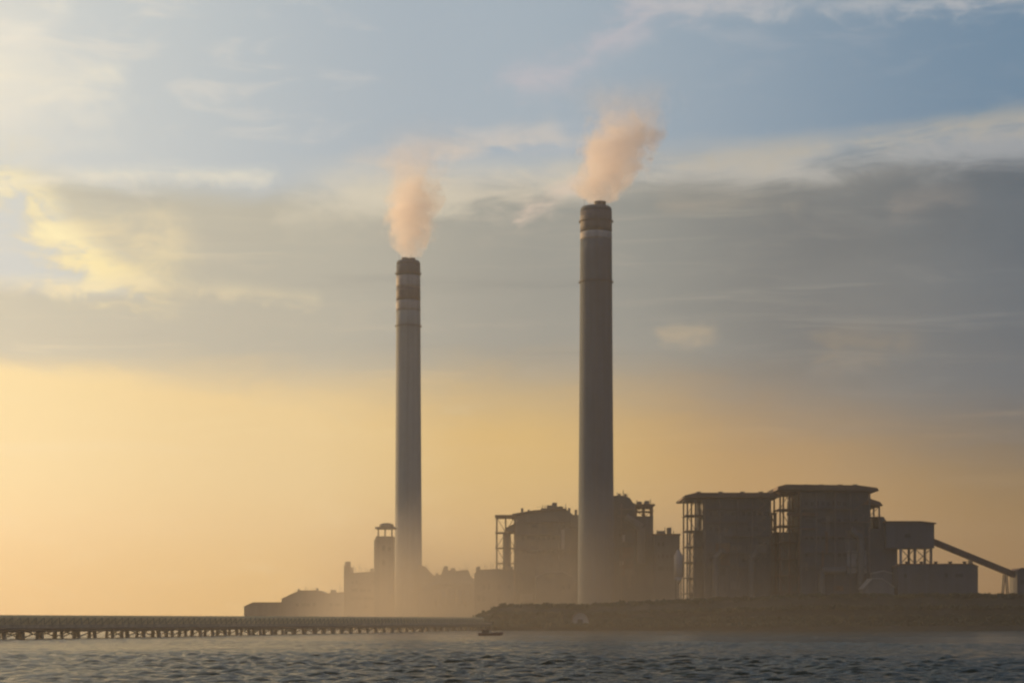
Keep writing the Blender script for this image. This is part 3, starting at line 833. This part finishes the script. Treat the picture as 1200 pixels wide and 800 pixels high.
for gg, D_, xa, xb, yt, sd_ in ((bpy.data.objects['boiler_house.002'], 1205, 826, 902, 584, 4), (g0, 1190, 938, 1018, 576, 8)):
    face_steel(gg, PX(xa, D_), PX(xb, D_), D_, [PZ(q, D_) for q in (596, 611, 628, 647, 664)], [PX(xa + (xb - xa) * q, D_) for q in (.0, .22, .5, .72, 1.0)], PZ(yt + 2, D_), sd_)
face_steel(bpy.data.objects['boiler_house.001'], PX(724, 1285), PX(743, 1285), 1285, [PZ(q, 1285) for q in (596, 604, 620, 636, 655)], [PX(q, 1285) for q in (728, 743)], PZ(590, 1285), 15)
face_steel(bpy.data.objects['boiler_house'], PX(606, 1345), PX(682, 1345), 1345, [PZ(q, 1345) for q in (611, 626, 644)], [PX(q, 1345) for q in (606, 630, 655, 682)], PZ(606, 1345), 5)

# link between the pair
D = 1215
b = block('link_building', 'narrow link building wedged between the two flat-roofed boiler houses', 'building', D, 30, [(900, 632), (908, 624), (914, 624), (926, 640)], 'clad_warm')

# transfer house on legs with the conveyor down to the right
D = 1186
t = empty('transfer_house', (PX(1065, D), D + 10, GZ), 'conveyor transfer house on tall legs right of the tallest boiler house', 'transfer house')
MB().prism([(PX(1038, D), PZ(642, D)), (PX(1094, D), PZ(642, D)), (PX(1094, D), PZ(614, D)), (PX(1078, D), PZ(612, D)), (PX(1038, D), PZ(612, D))], D - 2, D + 20).build('wall', M['clad_dark'], t)
MB().prism([(PX(1036, D), PZ(611.9, D)), (PX(1078, D), PZ(611.9, D)), (PX(1096, D), PZ(613.9, D)), (PX(1096, D), PZ(612.4, D)), (PX(1078, D), PZ(610.4, D)), (PX(1036, D), PZ(610.4, D))], D - 3, D + 21).build('roof', M['roof'], t)
windows(t, PX(1058, D), PX(1092, D), D - 2, PZ(630, D), 3, 5)
for qx, mt in ((1055.5, 'pale'), (1072, 'steel'), (1091, 'steel')):
    for yy in (D, D + 18):
        MB().box(PX(qx, D) - .7, PX(qx, D) + .7, yy - .7, yy + .7, GZ - .4, PZ(642, D) - .01).build('leg', M[mt], t)
m_ = MB()
for (xa, xb) in ((1055.5, 1072), (1072, 1091)):
    m_.rod((PX(xa, D), D, PZ(660, D)), (PX(xb, D), D, PZ(642.5, D)), .3, 5); m_.rod((PX(xb, D), D, PZ(660, D)), (PX(xa, D), D, PZ(642.5, D)), .3, 5)
m_.build('bracing', M['steel'], t)

def gallery(root, p0, p1, w, h, mat, matr, name='gallery'):
    """an enclosed sloping belt gallery from p0 to p1 (centre of the floor)"""
    p0, p1 = Vector(p0), Vector(p1)
    d = (p1 - p0).normalized(); sd = Vector((d.y, -d.x, 0)).normalized() * (w / 2); up = Vector((0, 0, 1))
    m = MB(); ra = MB()
    sec = [(-1, 0), (1, 0), (1, h * .72), (.55, h), (-.55, h), (-1, h * .72)]
    vs = [p + sd * a + up * b for p in (p0, p1) for a, b in sec]
    m._add(vs, [(0, 1, 2, 3, 4, 5), (11, 10, 9, 8, 7, 6)] + [(i, i + 6, (i + 1) % 6 + 6, (i + 1) % 6) for i in range(6)])
    g = m.build(name, M[mat], root)
    # truss ribs on both sides
    L = (p1 - p0).length; k = int(L / 5)
    for i in range(k + 1):
        q = p0 + d * (L * i / k)
        for sgn in (-1, 1):
            ra.rod(q + sd * sgn * 1.04, q + sd * sgn * 1.04 + up * h * .72, .13, 4)
            if i < k: ra.rod(q + sd * sgn * 1.04, p0 + d * (L * (i + 1) / k) + sd * sgn * 1.04 + up * h * .72, .1, 4)
    ra.build('truss_ribs', M[matr], g)
    return g
c = empty('coal_conveyor', (PX(1150, D), D + 9, GZ), 'sloping enclosed coal conveyor descending right from the transfer house', 'conveyor')
P0 = (PX(1094, D) + .1, D + 9, PZ(636, D)); P1 = (PX(1192, D), D + 9, PZ(676, D))
gallery(c, P0, P1, 5, 4.0, 'rust', 'steel')
for f_ in (.48, .9):
    q = Vector(P0).lerp(Vector(P1), f_)
    for sx in (-1, 1):
        MB().rod((q.x + sx * 3, q.y - 2, GZ - .4), (q.x + sx * .6, q.y - 2, q.z - .1), .4, 6).build('trestle_leg', M['steel'], c)
        MB().rod((q.x + sx * 3, q.y + 2, GZ - .4), (q.x + sx * .6, q.y + 2, q.z - .1), .4, 6).build('trestle_leg', M['steel'], c)
# transfer tower at the frame's edge
t = block('transfer_tower', 'squat transfer tower at the lower end of the coal conveyor', 'tower', D, 18, [(1192, 669), (1196, 666), (1236, 666), (1240, 670)], 'clad_dark')
windows(t, PX(1194, D), PX(1238, D), D, PZ(684, D), 3, 5)

# long low hall under the conveyor
D = 1165
b = block('coal_hall', 'long low hall under the sloping coal conveyor', 'building', D, 16, [(1052, 664), (1056, 661), (1140, 661), (1146, 664)], 'clad_dark')
windows(b, PX(1058, D), PX(1142, D), D, PZ(676, D), 3, 14)
for i in range(5): MB().lathe(PX(1066 + 17 * i, D), D + 8, [(1.0, PZ(661, D)), (1.0, PZ(657.8, D)), (1.5, PZ(657.7, D)), (1.5, PZ(657, D))], 14).build('roof_vent', M['steel'], b)
# pale stepped roofs
D = 1160
b = block('store_house', 'pale-roofed store house in front of the tallest boiler house', 'building', D, 16, [(1012, 690), (1022, 678), (1034, 678), (1048, 688)], 'clad', roof='pale')
b = block('store_house', 'smaller pale-roofed lean-to above and behind the store house', 'building', D + 18, 8, [(1022, 672), (1036, 669), (1046, 672)], 'clad', roof='pale')
# round-roofed shed by the shore
D = 1113
s = empty('arched_shed', (PX(680, D), D + 4, GZ), 'small shed with a dark arched roof and pale front on the shore', 'shed')
ar = [(PX(680, D) + 5.4 * math.cos(R(a)), GZ + 1.2 + 6.6 * math.sin(R(a))) for a in range(0, 181, 12)]
MB().prism([(PX(680, D) - 4.9, GZ - .6), (PX(680, D) + 4.9, GZ - .6)] + [(PX(680, D) + (x - PX(680, D)) * .9, GZ + (z - GZ) * .93) for x, z in ar], D, D + 9).build('wall', M['pale'], s)
ro = MB()
for (xa, za), (xb, zb) in zip(ar[:-1], ar[1:]):
    k = .91
    c0 = PX(680, D)
    ro.prism([(xb, zb), (c0 + (xb - c0) * k, GZ + (zb - GZ) * (k + .03)), (c0 + (xa - c0) * k, GZ + (za - GZ) * (k + .03)), (xa, za)], D - 1.2, D + 10)
ro.build('roof', M['roof'], s)
MB().box(PX(680, D) - 1.6, PX(680, D) + 1.6, D - .08, D + .05, GZ - .2, GZ + 3.4).build('door', M['glass'], s)

# ------------------------------------------------------------------ the coal jetty
def build_jetty():
    A = Vector((PX(-60, 560), 560, 0)); B = Vector((PX(566, 1116), 1116, 0))
    d = (B - A).normalized(); sd = Vector((d.y, -d.x, 0))
    L = (B - A).length
    root = empty('jetty', (A.x, A.y, 0), 'long dark trestle jetty on piles running from the left towards the shore', 'jetty')
    def strip(name, mat, o0, o1, z0, z1, parent=root):
        vs = [p + sd * o + Vector((0, 0, z)) for z in (z0, z1) for p in (A, B) for o in (o0, o1)]
        return MB()._add(vs, [(0, 1, 3, 2), (4, 6, 7, 5), (0, 4, 5, 1), (2, 3, 7, 6), (0, 2, 6, 4), (1, 5, 7, 3)]).build(name, mat, parent)
    strip('deck', M['concrete_dark'], -5, 5, 3.5, 4.3)
    strip('edge_beam', M['pile'], 5.02, 5.7, 2.9, 4.6)
    strip('edge_beam', M['pile'], -5.7, -5.02, 2.9, 4.6)
    g = gallery(root, A - sd * 1.5 + Vector((0, 0, 4.55)), B - sd * 1.5 + Vector((0, 0, 4.55)), 4.6, 3.0, 'buff', 'steel', 'belt_gallery')
    n = 48
    prnd = random.Random(12)
    for i in range(n + 1):
        c0 = A + d * (L * i / n)
        cap = MB()
        vs = [c0 + d * a + sd * o + Vector((0, 0, z)) for z in (2.6, 3.49) for a in (-.7, .7) for o in (-5, 5)]
        cap._add(vs, [(0, 1, 3, 2), (4, 6, 7, 5), (0, 4, 5, 1), (2, 3, 7, 6), (0, 2, 6, 4), (1, 5, 7, 3)])
        cap.build('pile_cap', M['pile'], root)
        for o in (-4, 4):
            q = c0 + sd * o + d * prnd.uniform(-.9, .9)
            MB().rod(q + sd * o * .1 + Vector((0, 0, -1.6)), q + Vector((0, 0, 2.6)), prnd.uniform(.55, .8), 10).build('pile', M['pile'], root)
    for i in range(n):
        if i % 3 == 1: continue
        for o in (-4, 4):
            b = MB()
            p = A + d * (L * i / n) + sd * o * 1.06; q = A + d * (L * (i + 1) / n) + sd * o * 1.06
            b.rod(p + Vector((0, 0, .5)), q + Vector((0, 0, 2.7)), .22, 5)
            if i % 2: b.rod(q + Vector((0, 0, .5)), p + Vector((0, 0, 2.7)), .22, 5)
            b.build('bracing', M['pile'], root)
    p_ = MB()
    for zz, rr in ((3.2, .35), (2.45, .25)): p_.rod(A + sd * 5.95 + Vector((0, 0, zz)), B + sd * 5.95 + Vector((0, 0, zz)), rr, 8)
    p_.build('service_pipe', M['steel'], root)
    r = MB()
    k = int(L / 3)
    for i in range(k + 1):
        q = A + d * (L * i / k) + sd * 5.35 + Vector((0, 0, 4.6))
        r.rod(q, q + Vector((0, 0, 1.1)), .05, 4)
    for dz in (.55, 1.1): r.rod(A + sd * 5.35 + Vector((0, 0, 4.6 + dz)), B + sd * 5.35 + Vector((0, 0, 4.6 + dz)), .05, 4)
    r.build('handrail', M['steel'], root)
build_jetty()

# ------------------------------------------------------------------ fishing boat
def build_boat():
    D = 735; cx = PX(575, D)
    root = empty('fishing_boat', (cx, D, 0), 'small dark fishing boat low on the water off the jetty end', 'boat')
    # hull by sections along x (bow to the right)
    L = 9.6
    mb = MB(); secs = []
    for i in range(13):
        u = i / 12; x = cx - L / 2 + L * u
        w = 1.25 * (math.sin(math.pi * (0.16 + 0.84 * u)) ** .7 if u < 1 else 0.02)
        if i == 12: w = .05
        zk = -.45 + .5 * max(0, u - .7) / .3 * 1.6
        zs = 1.05 + .95 * max(0, u - .45) ** 1.6 / .38 * .5 + .25 * max(0, .25 - u)
        secs.append([(x, D - w, zs), (x, D - w * .86, zs * .35), (x, D - w * .35, zk), (x, D + w * .35, zk), (x, D + w * .86, zs * .35), (x, D + w, zs)])
    vs = [p for s in secs for p in s]; fs = []
    for i in range(12):
        for j in range(5): fs.append((i * 6 + j, (i + 1) * 6 + j, (i + 1) * 6 + j + 1, i * 6 + j + 1))
        fs.append((i * 6 + 5, (i + 1) * 6 + 5, (i + 1) * 6, i * 6))
    fs.append(tuple(range(5, -1, -1))); fs.append(tuple(12 * 6 + j for j in range(6)))
    mb._add(vs, fs, True).build('hull', M['hull'], root)
    MB().box(cx - 3.4, cx - .6, D - .8, D + .8, .8, 2.2).build('cabin', M['wood'], root)
    MB().box(cx - 3.7, cx - .2, D - .95, D + .95, 2.21, 2.33).build('cabin_roof', M['hull'], root)
    for k in range(2): MB().box(cx - 3.0 + k * 1.2, cx - 2.2 + k * 1.2, D - .83, D - .78, 1.4, 1.95).build('window', M['glass'], root)
    MB().rod((cx + 1.6, D, .9), (cx + 1.6, D, 3.6), .07, 6, .04).build('mast', M['wood'], root)
    MB().path([(cx + 2.2, D, 1.1), (cx + 2.2, D, 1.7)], .3, 8).build('winch', M['steel'], root)
build_boat()

# ------------------------------------------------------------------ smoke
def smoke(label, cx, cy, z0, axis, peak, seed, colr=(0.985, 0.957, 0.962)):
    """axis: list of (dz, dx, radius, density). A lumpy closed tube with soft billowing density inside."""
    n = 28; rnd = random.Random(seed)
    top = axis[-1][0]
    zs = np.linspace(0, top, 22)
    ax = np.array(axis)
    vs = []; fs = []
    for k, z in enumerate(zs):
        dx = np.interp(z, ax[:, 0], ax[:, 1]); r = np.interp(z, ax[:, 0], ax[:, 2]) * 1.85 + 1
        for i in range(n):
            a = 2 * math.pi * i / n
            rr = r * (1 + .06 * math.sin(3 * a + k * .5 + seed))
            vs.append((dx + rr * math.cos(a), rr * math.sin(a), z))
    for k in range(len(zs) - 1):
        for i in range(n): fs.append((k * n + i, k * n + (i + 1) % n, (k + 1) * n + (i + 1) % n, (k + 1) * n + i))
    fs.append(tuple(range(n - 1, -1, -1))); fs.append(tuple((len(zs) - 1) * n + i for i in range(n)))
    me = bpy.data.meshes.new('smoke_plume'); me.from_pydata(vs, [], fs)
    o = bpy.data.objects.new('smoke_plume', me); col.objects.link(o); o.location = (cx, cy, z0)
    m = bpy.data.materials.new('smoke'); m.use_nodes = True
    m.node_tree.nodes.clear(); nt = NT(m.node_tree)
    tc = nt.new('ShaderNodeTexCoord').outputs['Object']
    sp = nt.new('ShaderNodeSeparateXYZ'); nt.put(sp.inputs[0], tc)
    x, y, z = sp.outputs
    zn = nt.m('DIVIDE', z, top)
    def curve(vals):
        c = nt.new('ShaderNodeFloatCurve'); nt.put(c.inputs['Value'], zn)
        cu = c.mapping.curves[0]
        while len(cu.points) < len(vals): cu.points.new(.5, .5)
        for p, (a, b) in zip(cu.points, vals): p.location = (a, b); p.handle_type = 'AUTO_CLAMPED'
        c.mapping.update()
        return c.outputs[0]
    mx = max(abs(a[1]) for a in axis) + 1e-3; mr = max(a[2] for a in axis)
    cxn = nt.mul(nt.sub(curve([(a[0] / top, .5 + .5 * a[1] / mx) for a in axis]), .5), 2 * mx)
    rn = nt.mul(curve([(a[0] / top, a[2] / mr) for a in axis]), mr)
    dn = curve([(a[0] / top, a[3]) for a in axis])
    dx = nt.m('DIVIDE', nt.sub(x, cxn), rn); dy = nt.m('DIVIDE', y, rn)
    rad = nt.m('SQRT', nt.add(nt.mul(dx, dx), nt.mul(dy, dy)))
    n1 = nt.sub(nt.noise(tc, 0.04, 2, .5, .5), .5)
    n2 = nt.sub(nt.noise(tc, 0.11, 5, .62, .7), .5)
    rad = nt.add(nt.mul(rad, nt.ss(zn, 1.0, .55, .75, 1.0)), nt.add(nt.mul(n1, 2.1), nt.mul(n2, 2.6)))
    dens = nt.mul(nt.mul(nt.ss(rad, 1.05, .4), dn), peak)
    v = nt.new('ShaderNodeVolumePrincipled')
    v.inputs['Color'].default_value = (*colr, 1); v.inputs['Anisotropy'].default_value = 0.5
    nt.put(v.inputs['Density'], dens)
    out = nt.new('ShaderNodeOutputMaterial'); m.node_tree.links.new(v.outputs[0], out.inputs['Volume'])
    m.cycles.volume_step_rate = 0.35
    me.materials.append(m)
    tag(o, label, 'smoke', kind='stuff')
    return o
kL = LD / F; kR = RD / F
def pxaxis(k, x0, y0, rows): return [((y0 - y) * k, ((a + b) / 2 - x0) * k, (b - a) / 2 * k * 1.04, d) for y, a, b, d in rows]
smoke('upright pink smoke plume above the narrower left chimney', PX(478.5, LD), LD, PZ(301, LD),
      pxaxis(kL, 478.5, 301, [(301, 468, 490, .9), (285, 461, 500, 1.0), (262, 454, 508, 1.0), (235, 451, 514, .85), (215, 450, 518, .55), (200, 450, 522, .22), (178, 452, 528, .1), (145, 458, 538, .0)]), 0.075, 2)
smoke('pink smoke plume leaning right above the taller chimney', PX(700, RD), RD, PZ(237, RD),
      pxaxis(kR, 700, 237, [(237, 685, 714, .9), (224, 674, 730, 1.0), (205, 680, 745, 1.0), (185, 685, 756, 1.0), (166, 690, 766, .8), (150, 694, 772, .5), (134, 694, 776, .2), (98, 690, 780, .0)]), 0.08, 9)

# ------------------------------------------------------------------ haze
def haze_mat(name, color, density, aniso):
    m = bpy.data.materials.new(name); m.use_nodes = True; m.node_tree.nodes.clear()
    v = m.node_tree.nodes.new('ShaderNodeVolumePrincipled')
    v.inputs['Color'].default_value = (*color, 1); v.inputs['Density'].default_value = density
    v.inputs['Anisotropy'].default_value = aniso
    out = m.node_tree.nodes.new('ShaderNodeOutputMaterial')
    m.node_tree.links.new(v.outputs[0], out.inputs['Volume'])
    return m, v
hz = MB().box(-8000, 8000, -1000, 8000, -4.0, 395).build('haze', haze_mat('haze', (0.95, 0.925, 0.875), HAZE_DENSITY, HAZE_ANISO)[0])
tag(hz, 'thin evening haze over the whole view', 'haze', kind='stuff')

# low dust and mist hanging about the foot of the plant
x0, x1, y0, y1, z0, z1 = -700, PX(1180, 1200), 380, 1600, -2.0, 130
mm, v = haze_mat('dust_mist', (0.95, 0.89, 0.77), 0.0, HAZE_ANISO)
nt = NT(mm.node_tree)
g = nt.new('ShaderNodeNewGeometry').outputs['Position']
sp = nt.new('ShaderNodeSeparateXYZ'); nt.put(sp.inputs[0], g)
hfall = nt.ss(nt.add(sp.outputs[2], nt.mul(nt.sub(nt.noise(g, .013, 5, .62, .6), .5), 130)), 120, 0)
xf = nt.mul(nt.m('MAXIMUM', nt.ss(sp.outputs[0], -170, -70), nt.mul(nt.ss(sp.outputs[1], 1000, 800), nt.ss(sp.outputs[0], x0, -500))), nt.ss(sp.outputs[0], x1, 20, .12, 1))
edge = nt.mul(nt.m('MAXIMUM', nt.ss(sp.outputs[1], 1120, 1200), nt.mul(nt.ss(sp.outputs[2], 40, 2), nt.ss(sp.outputs[1], y0, 600, 0.0, 0.05))), nt.ss(sp.outputs[1], y1, y1 - 80))
nt.put(v.inputs['Density'], nt.mul(nt.mul(nt.mul(hfall, hfall), nt.mul(xf, edge)), 0.0054))
mm.cycles.volume_step_rate = 0.5
mi = MB().box(x0, x1, y0, y1, z0, z1).build('dust_mist', mm)
tag(mi, 'low warm mist hanging about the foot of the plant', 'mist', kind='stuff')
